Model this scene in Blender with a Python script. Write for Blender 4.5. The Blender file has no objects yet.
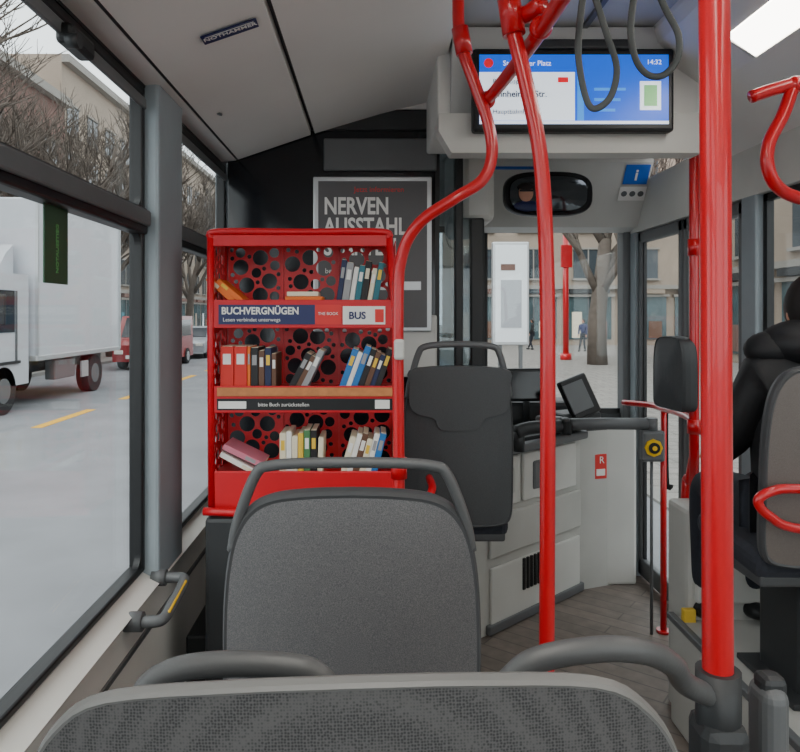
import bpy, bmesh, math, random
from mathutils import Vector, Matrix, Euler
random.seed(7)
sc = bpy.context.scene

# ------------------------------------------------------------------ materials
def lin(c):
    r = []
    for v in c:
        v /= 255.0
        r.append(v/12.92 if v <= 0.04045 else ((v+0.055)/1.055)**2.4)
    return (r[0], r[1], r[2], 1.0)

def mat(name, col, rough=0.5, metal=0.0, emit=0.0, var=0.06, vscale=8.0, bump=0.0, bscale=200.0, coat=0.0, spec=None):
    m = bpy.data.materials.new(name); m.use_nodes = True
    nt = m.node_tree; bs = nt.nodes["Principled BSDF"]
    c = lin(col)
    bs.inputs["Base Color"].default_value = c
    bs.inputs["Roughness"].default_value = rough
    bs.inputs["Metallic"].default_value = metal
    if coat: bs.inputs["Coat Weight"].default_value = coat
    if spec is not None: bs.inputs["Specular IOR Level"].default_value = spec
    tc = nt.nodes.new("ShaderNodeTexCoord")
    if var:
        nz = nt.nodes.new("ShaderNodeTexNoise"); nz.inputs["Scale"].default_value = vscale
        nz.inputs["Detail"].default_value = 4
        nt.links.new(tc.outputs["Object"], nz.inputs["Vector"])
        mx = nt.nodes.new("ShaderNodeMix"); mx.data_type = 'RGBA'
        mx.inputs[6].default_value = tuple(max(0, x*(1-var*2)) for x in c[:3])+(1,)
        mx.inputs[7].default_value = tuple(min(1, x*(1+var*2)) for x in c[:3])+(1,)
        nt.links.new(nz.outputs["Fac"], mx.inputs[0])
        nt.links.new(mx.outputs[2], bs.inputs["Base Color"])
    if bump:
        n2 = nt.nodes.new("ShaderNodeTexNoise"); n2.inputs["Scale"].default_value = bscale
        nt.links.new(tc.outputs["Object"], n2.inputs["Vector"])
        bp = nt.nodes.new("ShaderNodeBump"); bp.inputs["Strength"].default_value = bump
        bp.inputs["Distance"].default_value = 0.002
        nt.links.new(n2.outputs["Fac"], bp.inputs["Height"])
        nt.links.new(bp.outputs["Normal"], bs.inputs["Normal"])
    if emit:
        bs.inputs["Emission Color"].default_value = c
        bs.inputs["Emission Strength"].default_value = emit
    return m

def speckle(name, c1, c2, scale=350, rough=0.55, kind='noise'):
    m = bpy.data.materials.new(name); m.use_nodes = True
    nt = m.node_tree; bs = nt.nodes["Principled BSDF"]
    bs.inputs["Roughness"].default_value = rough
    tc = nt.nodes.new("ShaderNodeTexCoord")
    mx = nt.nodes.new("ShaderNodeMix"); mx.data_type = 'RGBA'
    mx.inputs[6].default_value = lin(c1); mx.inputs[7].default_value = lin(c2)
    if kind == 'noise':
        t = nt.nodes.new("ShaderNodeTexNoise"); t.inputs["Scale"].default_value = scale; t.inputs["Detail"].default_value = 2
        r = nt.nodes.new("ShaderNodeValToRGB"); r.color_ramp.elements[0].position = .4; r.color_ramp.elements[1].position = .62
        nt.links.new(tc.outputs["Object"], t.inputs["Vector"])
        nt.links.new(t.outputs["Fac"], r.inputs["Fac"]); nt.links.new(r.outputs["Color"], mx.inputs[0])
    else:
        # woven cloth: small voronoi cells
        t = nt.nodes.new("ShaderNodeTexVoronoi"); t.inputs["Scale"].default_value = scale; t.inputs["Randomness"].default_value = .35
        r = nt.nodes.new("ShaderNodeValToRGB"); r.color_ramp.elements[0].position = .15; r.color_ramp.elements[1].position = .6
        nt.links.new(tc.outputs["Object"], t.inputs["Vector"])
        nt.links.new(t.outputs["Distance"], r.inputs["Fac"]); nt.links.new(r.outputs["Color"], mx.inputs[0])
    nt.links.new(mx.outputs[2], bs.inputs["Base Color"])
    return m

def glassmat(name, tint=(.92, .95, .94), base=.03, edge=.45):
    m = bpy.data.materials.new(name); m.use_nodes = True
    nt = m.node_tree; nt.nodes.clear()
    o = nt.nodes.new("ShaderNodeOutputMaterial"); mx = nt.nodes.new("ShaderNodeMixShader")
    tr = nt.nodes.new("ShaderNodeBsdfTransparent"); tr.inputs[0].default_value = (*tint, 1)
    gl = nt.nodes.new("ShaderNodeBsdfGlossy"); gl.inputs["Roughness"].default_value = .03
    lw = nt.nodes.new("ShaderNodeLayerWeight"); lw.inputs[0].default_value = .5
    pw = nt.nodes.new("ShaderNodeMath"); pw.operation = 'POWER'; pw.inputs[1].default_value = 5
    ml = nt.nodes.new("ShaderNodeMath"); ml.operation = 'MULTIPLY_ADD'; ml.inputs[1].default_value = edge; ml.inputs[2].default_value = base
    nt.links.new(lw.outputs["Facing"], pw.inputs[0]); nt.links.new(pw.outputs[0], ml.inputs[0])
    nt.links.new(ml.outputs[0], mx.inputs[0]); nt.links.new(tr.outputs[0], mx.inputs[1])
    nt.links.new(gl.outputs[0], mx.inputs[2]); nt.links.new(mx.outputs[0], o.inputs[0])
    return m

def brickmat(name, c1, c2, mortar, scale, rough=.7, rot=(0, 0, 0), bw=.5, rh=.25, ms=.02, bump=.0):
    m = bpy.data.materials.new(name); m.use_nodes = True
    nt = m.node_tree; bs = nt.nodes["Principled BSDF"]; bs.inputs["Roughness"].default_value = rough
    tc = nt.nodes.new("ShaderNodeTexCoord"); mp = nt.nodes.new("ShaderNodeMapping")
    mp.inputs["Rotation"].default_value = rot
    t = nt.nodes.new("ShaderNodeTexBrick"); t.inputs["Scale"].default_value = scale
    t.inputs["Color1"].default_value = lin(c1); t.inputs["Color2"].default_value = lin(c2)
    t.inputs["Mortar"].default_value = lin(mortar); t.inputs["Mortar Size"].default_value = ms
    t.inputs["Brick Width"].default_value = bw; t.inputs["Row Height"].default_value = rh
    nt.links.new(tc.outputs["Object"], mp.inputs[0]); nt.links.new(mp.outputs[0], t.inputs["Vector"])
    nz = nt.nodes.new("ShaderNodeTexNoise"); nz.inputs["Scale"].default_value = scale*6
    nt.links.new(mp.outputs[0], nz.inputs["Vector"])
    mx = nt.nodes.new("ShaderNodeMix"); mx.data_type = 'RGBA'; mx.blend_type = 'OVERLAY'; mx.inputs[0].default_value = .35
    nt.links.new(t.outputs["Color"], mx.inputs[6]); nt.links.new(nz.outputs["Fac"], mx.inputs[7])
    nt.links.new(mx.outputs[2], bs.inputs["Base Color"])
    return m

M = {}
M['red'] = mat('red_powder_coat', (200, 12, 26), .28, coat=.4, var=.05, vscale=5)
M['shelfred'] = mat('red_sheet_metal', (200, 8, 28), .38, var=.05)
M['cove'] = mat('ceiling_panel_grey', (224, 222, 218), .5, var=.04, vscale=2, bump=.05)
M['ceil'] = mat('ceiling_centre_grey', (182, 183, 182), .55, var=.04, vscale=2)
M['ledge'] = mat('light_trim_grey', (200, 199, 194), .5, var=.06, vscale=3, bump=.05)
M['wallp'] = mat('wall_laminate_grey', (182, 181, 176), .55, var=.06, vscale=4, bump=.1)
M['sidewall'] = mat('side_wall_laminate', (222, 220, 214), .5, var=.06, vscale=4, bump=.1)
M['pillar'] = mat('pillar_bluegrey', (142, 152, 158), .5, var=.05)
M['dark'] = mat('dark_plastic', (46, 48, 50), .5, var=.08, bump=.1)
M['black'] = mat('black_rubber', (17, 18, 20), .45, var=.05)
M['gloss'] = mat('black_glossy_panel', (20, 22, 26), .12, var=.05)
M['mid'] = mat('mid_grey_plastic', (96, 98, 100), .45, var=.05, bump=.1)
M['hoop'] = mat('grey_handle_plastic', (86, 87, 88), .42, var=.05, bump=.1)
M['seat'] = speckle('seat_shell_speckled', (82, 82, 85), (110, 108, 108), 620, .42)
M['seatrim'] = mat('seat_shell_rim', (72, 73, 75), .5, var=.05)
M['seatdk'] = speckle('seat_shell_dark', (64, 66, 69), (78, 80, 82), 600, .42)
M['weave'] = speckle('seat_fabric_weave', (42, 42, 45), (86, 85, 85), 420, .85, 'cloth')
M['rimlt'] = mat('seat_piping', (112, 112, 111), .5)
M['seattan'] = speckle('seat_shell_taupe', (96, 88, 84), (112, 104, 99), 600, .45)
M['cush'] = mat('seat_cushion_fabric', (44, 46, 54), .9, var=.2, vscale=60)
M['glass'] = glassmat('window_glass')
M['glassdk'] = glassmat('tinted_glass', (.45, .50, .52), .06)
M['floor'] = brickmat('vinyl_plank_floor', (126, 114, 106), (114, 104, 97), (92, 84, 79), 3.0, .5, (0, 0, math.radians(38)), 2.6, .3, .012)
M['yellow'] = mat('yellow_plastic', (240, 190, 10), .4)
M['wood'] = mat('wood_strip', (190, 122, 72), .5, var=.15, vscale=40)
M['white'] = mat('white_matte', (236, 236, 232), .6, var=.02)
M['paper'] = mat('white_print', (230, 228, 224), .6, var=.0)
M['navy'] = mat('navy_label', (28, 36, 88), .4, var=.02)
M['blue'] = mat('blue_label', (30, 95, 190), .4, var=.02)
M['scr_w'] = mat('screen_white', (226, 236, 246), .3, emit=1.1, var=0)
M['scr_b'] = mat('screen_blue', (6, 84, 205), .3, emit=1.1, var=0)
M['scr_l'] = mat('screen_lightblue', (50, 140, 230), .3, emit=1.0, var=0)
M['scr_r'] = mat('screen_red', (215, 30, 45), .3, emit=.8, var=0)
M['scr_g'] = mat('screen_green', (120, 190, 120), .3, emit=.8, var=0)
M['lamp'] = mat('lamp_diffuser', (255, 250, 240), .4, emit=10.0, var=0)
M['poster'] = mat('poster_print', (86, 84, 86), .45, var=.1, vscale=3)
M['alu'] = mat('aluminium', (190, 192, 194), .35, metal=.6, var=.03)
M['green'] = mat('dark_green_film', (36, 78, 52), .4)
M['stickred'] = mat('red_sticker', (214, 40, 36), .4, var=.0)
M['stickgrn'] = mat('print_green', (90, 150, 90), .5)
M['pink'] = mat('skin', (206, 150, 125), .5, var=.05)
M['hair'] = mat('dark_hair', (28, 22, 20), .6, var=.3, vscale=80)
M['jacket'] = mat('black_puffer_fabric', (22, 22, 25), .6, var=.2, vscale=12, bump=.5, bscale=30)
M['jeans'] = mat('dark_denim', (34, 37, 46), .85, var=.2, vscale=60)
M['lip'] = mat('lips', (150, 80, 75), .5)
M['asphalt'] = mat('asphalt', (126, 127, 131), .8, var=.14, vscale=1.2, bump=.3, bscale=60)
M['paving'] = brickmat('plaza_paving', (136, 131, 126), (128, 124, 119), (108, 104, 100), .8, .8)
M['kerb'] = mat('kerb_stone', (130, 128, 125), .8)
M['lane'] = mat('yellow_road_paint', (226, 170, 40), .7)
M['lanew'] = mat('white_road_paint', (180, 180, 180), .7)
M['brick'] = mat('red_brick_facade', (112, 84, 76), .85, var=.15, vscale=3)
M['beige'] = mat('beige_stone_facade', (146, 132, 118), .8, var=.08, vscale=.6)
M['pale'] = mat('pale_facade', (136, 132, 126), .8, var=.06, vscale=.6)
M['winglass'] = mat('facade_window_glass', (58, 66, 72), .15, var=.25, vscale=.6)
M['shop'] = mat('shop_window_glass', (66, 84, 88), .12, var=.4, vscale=.7)
M['bark'] = mat('tree_bark', (96, 86, 78), .9, var=.2, vscale=6)
M['truckw'] = mat('white_truck_paint', (196, 199, 205), .35, var=.02, coat=.3)
M['tyre'] = mat('tyre_rubber', (28, 28, 30), .8)
M['carglass'] = mat('car_glass', (40, 46, 54), .08, var=0)
M['carred'] = mat('car_paint_red', (150, 36, 40), .3, coat=.5)
M['cardark'] = mat('car_paint_dark', (62, 66, 74), .3, coat=.5)
M['carsil'] = mat('car_paint_silver', (160, 164, 170), .3, coat=.5)
M['headl'] = mat('head_light', (235, 235, 225), .2)
M['lightbox'] = mat('lightbox_face', (215, 220, 224), .4, emit=.3, var=0)
M['straps'] = mat('strap_webbing', (70, 74, 74), .6, var=.1)
for n, c in dict(orange=(226, 110, 30), redb=(206, 44, 34), cream=(224, 214, 188), navyb=(30, 40, 76), teal=(40, 110, 124),
                 brown=(98, 66, 48), blackb=(30, 28, 30), blueb=(36, 110, 176), yel=(226, 186, 60), greenb=(70, 120, 74),
                 pinkb=(206, 120, 140), grey=(150, 150, 152), wht=(232, 230, 224)).items():
    M['bk_'+n] = mat('book_'+n, c, .55, var=.03)

# ------------------------------------------------------------------ builder
def catmull(pts, n=8, closed=False):
    P = [Vector(p) for p in pts]; out = []
    N = len(P)
    rng = range(N if closed else N-1)
    for i in rng:
        if closed:
            a, b, c, d = P[(i-1) % N], P[i], P[(i+1) % N], P[(i+2) % N]
        else:
            a = P[i-1] if i > 0 else P[0]*2-P[1]
            b, c = P[i], P[i+1]
            d = P[i+2] if i+2 < N else P[-1]*2-P[-2]
        for k in range(n):
            t = k/n
            out.append(.5*((2*b)+(c-a)*t+(2*a-5*b+4*c-d)*t*t+(3*b-a-3*c+d)*t**3))
    if not closed: out.append(P[-1])
    return out

class B:
    def __init__(s, name):
        s.name = name; s.bm = bmesh.new(); s.mats = []
    def mi(s, m):
        m = M[m] if isinstance(m, str) else m
        if m not in s.mats: s.mats.append(m)
        return s.mats.index(m)
    def faces(s, vs, fs, m, smooth=False):
        k = s.mi(m); V = [s.bm.verts.new(v) for v in vs]
        for f in fs:
            try:
                F = s.bm.faces.new([V[i] for i in f]); F.material_index = k; F.smooth = smooth
            except ValueError: pass
        return s
    def join(s, bm2, m, mtx=None, smooth=False):
        if mtx is not None: bmesh.ops.transform(bm2, matrix=mtx, verts=bm2.verts)
        bm2.verts.index_update()
        s.faces([v.co.copy() for v in bm2.verts], [[v.index for v in f.verts] for f in bm2.faces], m, smooth)
        bm2.free(); return s
    def box(s, c, d, m, bev=0.0, rot=(0, 0, 0), seg=2):
        b = bmesh.new(); bmesh.ops.create_cube(b, size=1)
        bmesh.ops.scale(b, vec=d, verts=b.verts)
        if bev: bmesh.ops.bevel(b, geom=list(b.edges), offset=min(bev, min(d)*.49), segments=seg, affect='EDGES', profile=.5)
        return s.join(b, m, Matrix.Translation(c) @ Euler(rot).to_matrix().to_4x4())
    def bb(s, x0, x1, y0, y1, z0, z1, m, bev=0.0):
        return s.box(((x0+x1)/2, (y0+y1)/2, (z0+z1)/2), (abs(x1-x0), abs(y1-y0), abs(z1-z0)), m, bev)
    def sph(s, c, r, m, scale=(1, 1, 1), rot=(0, 0, 0), u=20, v=12):
        b = bmesh.new(); bmesh.ops.create_uvsphere(b, u_segments=u, v_segments=v, radius=r)
        return s.join(b, m, Matrix.Translation(c) @ Euler(rot).to_matrix().to_4x4() @ Matrix.Diagonal((*scale, 1)), True)
    def tube(s, pts, r, m, closed=False, n=6, seg=12, smooth=True, flat=1.0):
        P = catmull(pts, n, closed) if smooth else [Vector(p) for p in pts]
        R = r if isinstance(r, (list, tuple)) else None
        N = len(P); vs = []; fs = []
        t0 = (P[1]-P[0]).normalized()
        up = Vector((0, 0, 1)) if abs(t0.z) < .9 else Vector((1, 0, 0))
        nrm = (up - t0*up.dot(t0)).normalized()
        for i, p in enumerate(P):
            if closed: t = (P[(i+1) % N]-P[i-1]).normalized()
            else: t = (P[min(i+1, N-1)]-P[max(i-1, 0)]).normalized()
            nrm = (nrm - t*nrm.dot(t)).normalized(); bn = t.cross(nrm)
            rr = r if R is None else R[0]+(R[1]-R[0])*i/(N-1)
            for k in range(seg):
                a = 2*math.pi*k/seg
                vs.append(p + nrm*math.cos(a)*rr*flat + bn*math.sin(a)*rr)
        for i in range(N if closed else N-1):
            j = (i+1) % N
            for k in range(seg):
                l = (k+1) % seg
                fs.append((i*seg+k, i*seg+l, j*seg+l, j*seg+k))
        if not closed:
            fs.append(tuple(range(seg))[::-1]); fs.append(tuple((N-1)*seg+k for k in range(seg)))
        return s.faces(vs, fs, m, True)
    def cyl(s, a, b, r, m, seg=20):
        a = Vector(a); b = Vector(b)
        bm2 = bmesh.new(); L = (b-a).length
        bmesh.ops.create_cone(bm2, cap_ends=True, segments=seg, radius1=r, radius2=r, depth=L)
        q = Vector((0, 0, 1)).rotation_difference((b-a).normalized()).to_matrix().to_4x4()
        k0 = len(s.bm.faces)
        s.join(bm2, m, Matrix.Translation((a+b)/2) @ q)
        s.bm.faces.ensure_lookup_table()
        for f in s.bm.faces[k0:]:
            if len(f.verts) == 4: f.smooth = True
        return s
    def prism(s, poly, vec, m):
        n = len(poly); vec = Vector(vec)
        vs = [Vector(p) for p in poly]+[Vector(p)+vec for p in poly]
        fs = [tuple(range(n))[::-1], tuple(range(n, 2*n))]+[(i, (i+1) % n, n+(i+1) % n, n+i) for i in range(n)]
        return s.faces(vs, fs, m)
    def text(s, txt, size, loc, m, rot=(math.pi/2, 0, 0), off=0.0, align='LEFT', ext=.0005, sx=1.0):
        cu = bpy.data.curves.new('t', 'FONT'); cu.body = txt; cu.size = size; cu.offset = off
        cu.align_x = align; cu.extrude = ext; cu.resolution_u = 3
        o = bpy.data.objects.new('t', cu); sc.collection.objects.link(o)
        dg = bpy.context.evaluated_depsgraph_get(); me = o.evaluated_get(dg).to_mesh()
        b = bmesh.new(); b.from_mesh(me); o.evaluated_get(dg).to_mesh_clear()
        bpy.data.objects.remove(o)
        return s.join(b, m, Matrix.Translation(loc) @ Euler(rot).to_matrix().to_4x4() @ Matrix.Diagonal((sx, 1, 1, 1)))
    def perf(s, w, h, th, m, mtx, n=60, rmin=.008, rmax=.024, seed=1, gap=.006):
        rnd = random.Random(seed); C = []
        for r in [rmax]*int(n*.25)+[(rmax+rmin)*.5]*int(n*.35)+[rmin]*int(n*.4):
            for _ in range(60):
                x = rnd.uniform(-w/2+r+gap, w/2-r-gap); y = rnd.uniform(-h/2+r+gap, h/2-r-gap)
                if all(math.hypot(x-a, y-b_) > r+c+gap for a, b_, c in C): C.append((x, y, r)); break
        cu = bpy.data.curves.new('p', 'CURVE'); cu.dimensions = '2D'; cu.fill_mode = 'BOTH'; cu.extrude = th/2
        def sp(pts):
            q = cu.splines.new('POLY'); q.points.add(len(pts)-1)
            for i, p in enumerate(pts): q.points[i].co = (p[0], p[1], 0, 1)
            q.use_cyclic_u = True
        sp([(-w/2, -h/2), (w/2, -h/2), (w/2, h/2), (-w/2, h/2)])
        for x, y, r in C: sp([(x+r*math.cos(a*math.pi/9), y+r*math.sin(a*math.pi/9)) for a in range(18)])
        o = bpy.data.objects.new('p', cu); sc.collection.objects.link(o)
        dg = bpy.context.evaluated_depsgraph_get(); me = o.evaluated_get(dg).to_mesh()
        b = bmesh.new(); b.from_mesh(me); o.evaluated_get(dg).to_mesh_clear(); bpy.data.objects.remove(o)
        return s.join(b, m, mtx)
    def shell(s, outline, mback, mrim, mfront, t=.04, bulge=.02, dish=.02, cx=0, cz=None, curve=0.0, rk=1.0):
        """closed pad: outline [(x,z)], back faces -y; rk scales the rim width."""
        O = [Vector((p[0], 0, p[1])) for p in outline]; n = len(O)
        zs = [p.z for p in O]; c = Vector((cx, 0, (min(zs)+max(zs))/2 if cz is None else cz))
        def ring(sc_, y):
            out = []
            for p in O:
                q = c+(p-c)*sc_; q.y = y + curve*(q.x-cx)**2
                out.append(q)
            return out
        def strip(r1, r2, m):
            s.faces(r1+r2, [(i, (i+1) % n, n+(i+1) % n, n+i) for i in range(n)], m, True)
        inner = 1-.045*rk
        back = [(1.0, 0), (1-.008*rk, -t*.32), (1-.025*rk, -t*.5)]
        prev = ring(1.0, 0)
        for k, (q, y) in enumerate(back[1:]):
            cur = ring(q, y); strip(prev, cur, mrim); prev = cur
        cur = ring(inner, -t*.46); strip(prev, cur, mrim); prev = cur
        for q in (.93, .85, .7, .5, .3, .12):
            cur = ring(q, -t*.46-bulge*(1-(q/inner)**2)); strip(prev, cur, mback); prev = cur
        s.faces(prev, [tuple(range(n))], mback, True)
        prev = ring(1.0, 0)
        for q, y in ((.985, t*.4), (.95, t*.5)):
            cur = ring(q, y); strip(cur, prev, mrim); prev = cur
        for q in (.85, .6, .3):
            cur = ring(q, t*.5-dish*(1-q**2)); strip(cur, prev, mfront); prev = cur
        s.faces(prev, [tuple(range(n))[::-1]], mfront, True)
        return s
    def done(s, loc=(0, 0, 0), rot=(0, 0, 0), parent=None, weld=False):
        if weld: bmesh.ops.remove_doubles(s.bm, verts=s.bm.verts, dist=1e-5)
        bmesh.ops.recalc_face_normals(s.bm, faces=s.bm.faces)
        me = bpy.data.meshes.new(s.name); s.bm.to_mesh(me); s.bm.free()
        for m in s.mats: me.materials.append(m)
        o = bpy.data.objects.new(s.name, me); o.location = loc; o.rotation_euler = rot
        sc.collection.objects.link(o)
        if parent: o.parent = parent
        return o

FL = -0.15   # bus floor
GR = -0.50   # street level

# ------------------------------------------------------------------ bus shell
b = B('floor'); b.bb(-.80, 1.72, -1.6, 4.6, FL-.06, FL, 'floor'); b.done()
b = B('floor_podium_left'); b.bb(-.74, .28, -1.55, 1.95, FL, .25, 'dark', .01); b.bb(.27, .285, -1.55, 1.95, .22, .255, 'yellow'); b.done()

b = B('wall_left')
b.bb(-.80, -.72, -1.6, 4.6, FL, .60, 'sidewall')
b.prism([(-.80, -1.6, .60), (-.72, -1.6, .60), (-.695, -1.6, .635), (-.765, -1.6, .672), (-.80, -1.6, .672)], (0, 6.2, 0), 'sidewall')
b.bb(-.722, -.712, -1.6, 4.6, .50, .515, 'mid')
b.bb(-.80, -.745, -1.6, 4.6, 2.235, 2.32, 'black')
for y0, y1 in ((-1.6, -1.4), (.0, .25), (2.27, 2.55), (3.50, 3.66), (4.45, 4.6)):
    b.bb(-.80, -.70, y0, y1, .63, 2.26, 'pillar', .012)
b.done()
def side_window(name, y0, y1, z0=.672, z1=2.235, div=1.815):
    b = B(name)
    X = -.775
    b.bb(X-.003, X+.003, y0+.01, y1-.01, z0+.02, z1-.02, 'glass')
    f = .026
    b.bb(-.79, -.745, y0, y0+f, z0, z1, 'black', .006); b.bb(-.79, -.745, y1-f, y1, z0, z1, 'black', .006)
    b.bb(-.79, -.745, y0, y1, z0, z0+.022, 'black', .006); b.bb(-.79, -.745, y0, y1, z1-.03, z1, 'black', .006)
    # horizontal divider with grey sliding rail
    b.bb(-.79, -.735, y0, y1, div-.055, div+.03, 'black', .008)
    b.bb(-.738, -.722, y0+.01, y1-.01, div-.03, div+.02, 'mid', .006)
    b.bb(-.752, -.74, y0, y1, z1-.07, z1-.035, 'mid', .004)
    # rounded corner gussets
    for yc, s_ in ((y0+f, 1), (y1-f, -1)):
        for zc, t_ in ((z0+.022, 1), (div-.055, -1), (div+.03, 1), (z1-.03, -1)):
            R = .035; P = [(-.772, yc, zc)]
            for k in range(7):
                a = math.pi/2*k/6; P.append((-.772, yc+s_*(R-R*math.sin(a)), zc+t_*(R-R*math.cos(a))))
            b.prism(P, (.02, 0, 0), 'black')
    return b
b = side_window('window_1', .25, 2.27)
b.box((-.735, 1.72, 2.17), (.045, .14, .05), 'black', .012); b.cyl((-.73, 1.66, 2.15), (-.70, 1.66, 2.15), .018, 'dark')
b.done()
b = side_window('window_2', 2.55, 3.50); b.done()
b = side_window('window_3', -1.4, .0); b.done()
b = side_window('window_4', 3.66, 4.45); b.done()
# green film sticker on glass
b = B('window_sticker'); b.bb(-.769, -.765, 1.62, 1.745, 1.575, 1.765, 'green', .001)
b.text('NOTAUSSTIEG', .018, (-.764, 1.69, 1.60), 'stickgrn', (math.pi/2, -math.pi/2, math.pi/2), .0005)
b.done()

b = B('wall_right')
b.bb(1.65, 1.72, -1.6, 3.08, FL, .78, 'wallp')
b.bb(1.64, 1.72, -1.6, 4.6, 2.02, 2.32, 'ledge')
for y0, y1 in ((-1.6, -1.4), (1.35, 1.5), (3.02, 3.14), (4.42, 4.6)):
    b.bb(1.64, 1.72, y0, y1, FL, 2.03, 'pillar', .01)
b.done()
b = B('window_5')
for y0, y1 in ((-1.4, 1.35), (1.5, 3.02)):
    b.bb(1.69, 1.695, y0, y1, .78, 2.02, 'glass')
    for z in (.79, 2.01): b.bb(1.675, 1.705, y0, y1, z-.02, z+.02, 'black')
    for y in (y0+.015, y1-.015): b.bb(1.675, 1.705, y-.015, y+.015, .78, 2.02, 'black')
b.done()
# entrance door: two glazed leaves
b = B('door_1')
def leaf(y0, y1):
    w = .055
    b.bb(1.66, 1.70, y0, y0+w, FL+.02, 2.02, 'mid', .01); b.bb(1.66, 1.70, y1-w, y1, FL+.02, 2.02, 'mid', .01)
    b.bb(1.66, 1.70, y0, y1, FL+.02, FL+.13, 'mid', .01); b.bb(1.66, 1.70, y0, y1, 1.95, 2.02, 'mid', .01)
    b.bb(1.678, 1.684, y0+.04, y1-.04, FL+.1, 1.97, 'glass')
    b.bb(1.672, 1.69, y0+.05, y0+.07, FL+.1, 1.97, 'black'); b.bb(1.672, 1.69, y1-.07, y1-.05, FL+.1, 1.97, 'black')
    b.tube([(1.645, y0+.09, .55), (1.615, y0+.09, .6), (1.615, y0+.09, 1.2), (1.645, y0+.09, 1.25)], .012, 'dark')
leaf(3.15, 3.775); leaf(3.785, 4.42)
b.done()

# rear end
b = B('wall_rear'); b.bb(-.8, 1.72, -1.68, -1.6, FL, .9, 'wallp'); b.bb(-.8, 1.72, -1.68, -1.6, 2.1, 2.66, 'cove')
b.bb(-.8, -.65, -1.68, -1.6, .9, 2.1, 'pillar'); b.bb(1.57, 1.72, -1.68, -1.6, .9, 2.1, 'pillar'); b.done()
b = B('window_6'); b.bb(-.65, 1.57, -1.645, -1.64, .9, 2.1, 'glass'); b.bb(-.65, 1.57, -1.66, -1.63, .9, .93, 'black'); b.bb(-.65, 1.57, -1.66, -1.63, 2.07, 2.1, 'black'); b.done()

# ceiling
YE = 3.4
b = B('ceiling')
prof = [(-.80, 2.24), (-.68, 2.25), (-.312, 2.375)]
def sweep(p, y0, y1, m, th=.03):
    n = len(p)
    for i in range(n-1):
        (x1, z1), (x2, z2) = p[i], p[i+1]
        b.prism([(x1, y0, z1), (x2, y0, z2), (x2, y0, z2+th), (x1, y0, z1+th)], (0, y1-y0, 0), m)
for y0, y1 in ((-1.6, .9), (.906, YE)):
    sweep(prof, y0, y1, 'cove')
    sweep([(-.292, 2.382), (.02, 2.475), (.22, 2.525), (.29, 2.545)], y0, y1, 'cove')
sweep([(-.34, 2.40), (-.27, 2.42)], -1.6, YE, 'black', .02)
sweep([(-.85, 2.27), (-.7, 2.30), (.3, 2.62)], -1.6, YE, 'dark', .02)
sweep([(.29, 2.545), (.30, 2.62)], -1.6, YE, 'mid', .02)
sweep([(.29, 2.62), (1.09, 2.62)], -1.6, YE+.1, 'ceil')
sweep([(1.33, 2.40), (1.66, 2.22)], -1.6, YE, 'cove')
sweep([(1.08, 2.60), (1.10, 2.555), (1.225, 2.475)], -1.6, YE, 'cove')
sweep([(1.10, 2.58), (1.36, 2.43)], -1.6, YE, 'dark', .02)
sweep([(1.225, 2.475), (1.33, 2.40)], 2.46, YE, 'cove', .03)
sweep([(1.64, 2.25), (1.75, 2.25)], -1.6, YE, 'cove')
# narrow shadow gap along the foot of the left cove, and locks on the flap
sweep([(-.672, 2.2515), (-.664, 2.2542)], -1.6, YE, 'black', .004)
for y in (1.3, 2.7): b.cyl((-.60, y, 2.279), (-.602, y, 2.272), .012, 'mid', 16)
# ribs / seams
for y in (1.9, 2.4): b.bb(.30, 1.08, y, y+.012, 2.60, 2.622, 'mid')
b.bb(.55, .57, -1.6, 2.9, 2.605, 2.622, 'mid'); b.bb(.80, .82, -1.6, 2.9, 2.605, 2.622, 'mid')
# front ceiling over cab
b.bb(-.80, 1.72, YE, 4.62, 2.50, 2.66, 'cove')
b.done()
b = B('roof_hatch'); b.bb(.40, .98, 1.95, 2.35, 2.585, 2.62, 'mid', .01); b.bb(.46, .92, 2.0, 2.30, 2.575, 2.60, 'ceil', .01); b.done()

def strip(name, x1, z1, x2, z2, y0, y1):
    b = B(name)
    b.prism([(x1, y0, z1), (x2, y0, z2), (x2, y0, z2+.03), (x1, y0, z1+.03)], (0, y1-y0, 0), 'lamp')
    b.prism([(x1-.006, y1, z1-.004), (x2+.006, y1, z2-.004), (x2+.006, y1, z2+.03), (x1-.006, y1, z1+.03)], (0, .012, 0), 'ledge')
    b.done()
strip('added_fill_strip', 1.228, 2.470, 1.325, 2.402, -1.5, 2.44)
strip('added_fill_strip', -.16, 2.415, .10, 2.49, -1.5, .85)  # left strip added out of view to brighten the interior

# blue label on cove
th = math.atan2(.125, .368)
b = B('ceiling_label')
b.box((0, 0, 0), (.17, .058, .003), 'navy', .001)
b.box((0, -.016, -.0022), (.15, .003, .001), 'paper')
b.text('NOTHAMMER', .026, (0, .008, -.0022), 'paper', (math.pi, 0, 0), .0004, 'CENTER')
b.done(loc=(-.425, 2.05, 2.330), rot=(0, -th, 0))

# windshield / front
b = B('wall_front'); b.bb(-.80, 1.72, 4.56, 4.64, GR+.25, .86, 'dark'); b.bb(-.8, 1.72, 4.56, 4.64, 2.08, 2.62, 'cove')
b.bb(-.80, -.70, 4.54, 4.64, .86, 2.1, 'black', .01); b.bb(1.60, 1.72, 4.5, 4.64, .3, 2.1, 'mid', .02)
b.done()
b = B('windshield'); b.bb(-.70, 1.60, 4.59, 4.60, .86, 2.08, 'glass'); b.bb(-.70, 1.60, 4.575, 4.61, .86, .89, 'black'); b.bb(-.70, 1.60, 4.575, 4.61, 2.04, 2.08, 'black')
b.bb(.70, .735, 4.57, 4.61, .86, 2.08, 'black'); b.done()
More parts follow.
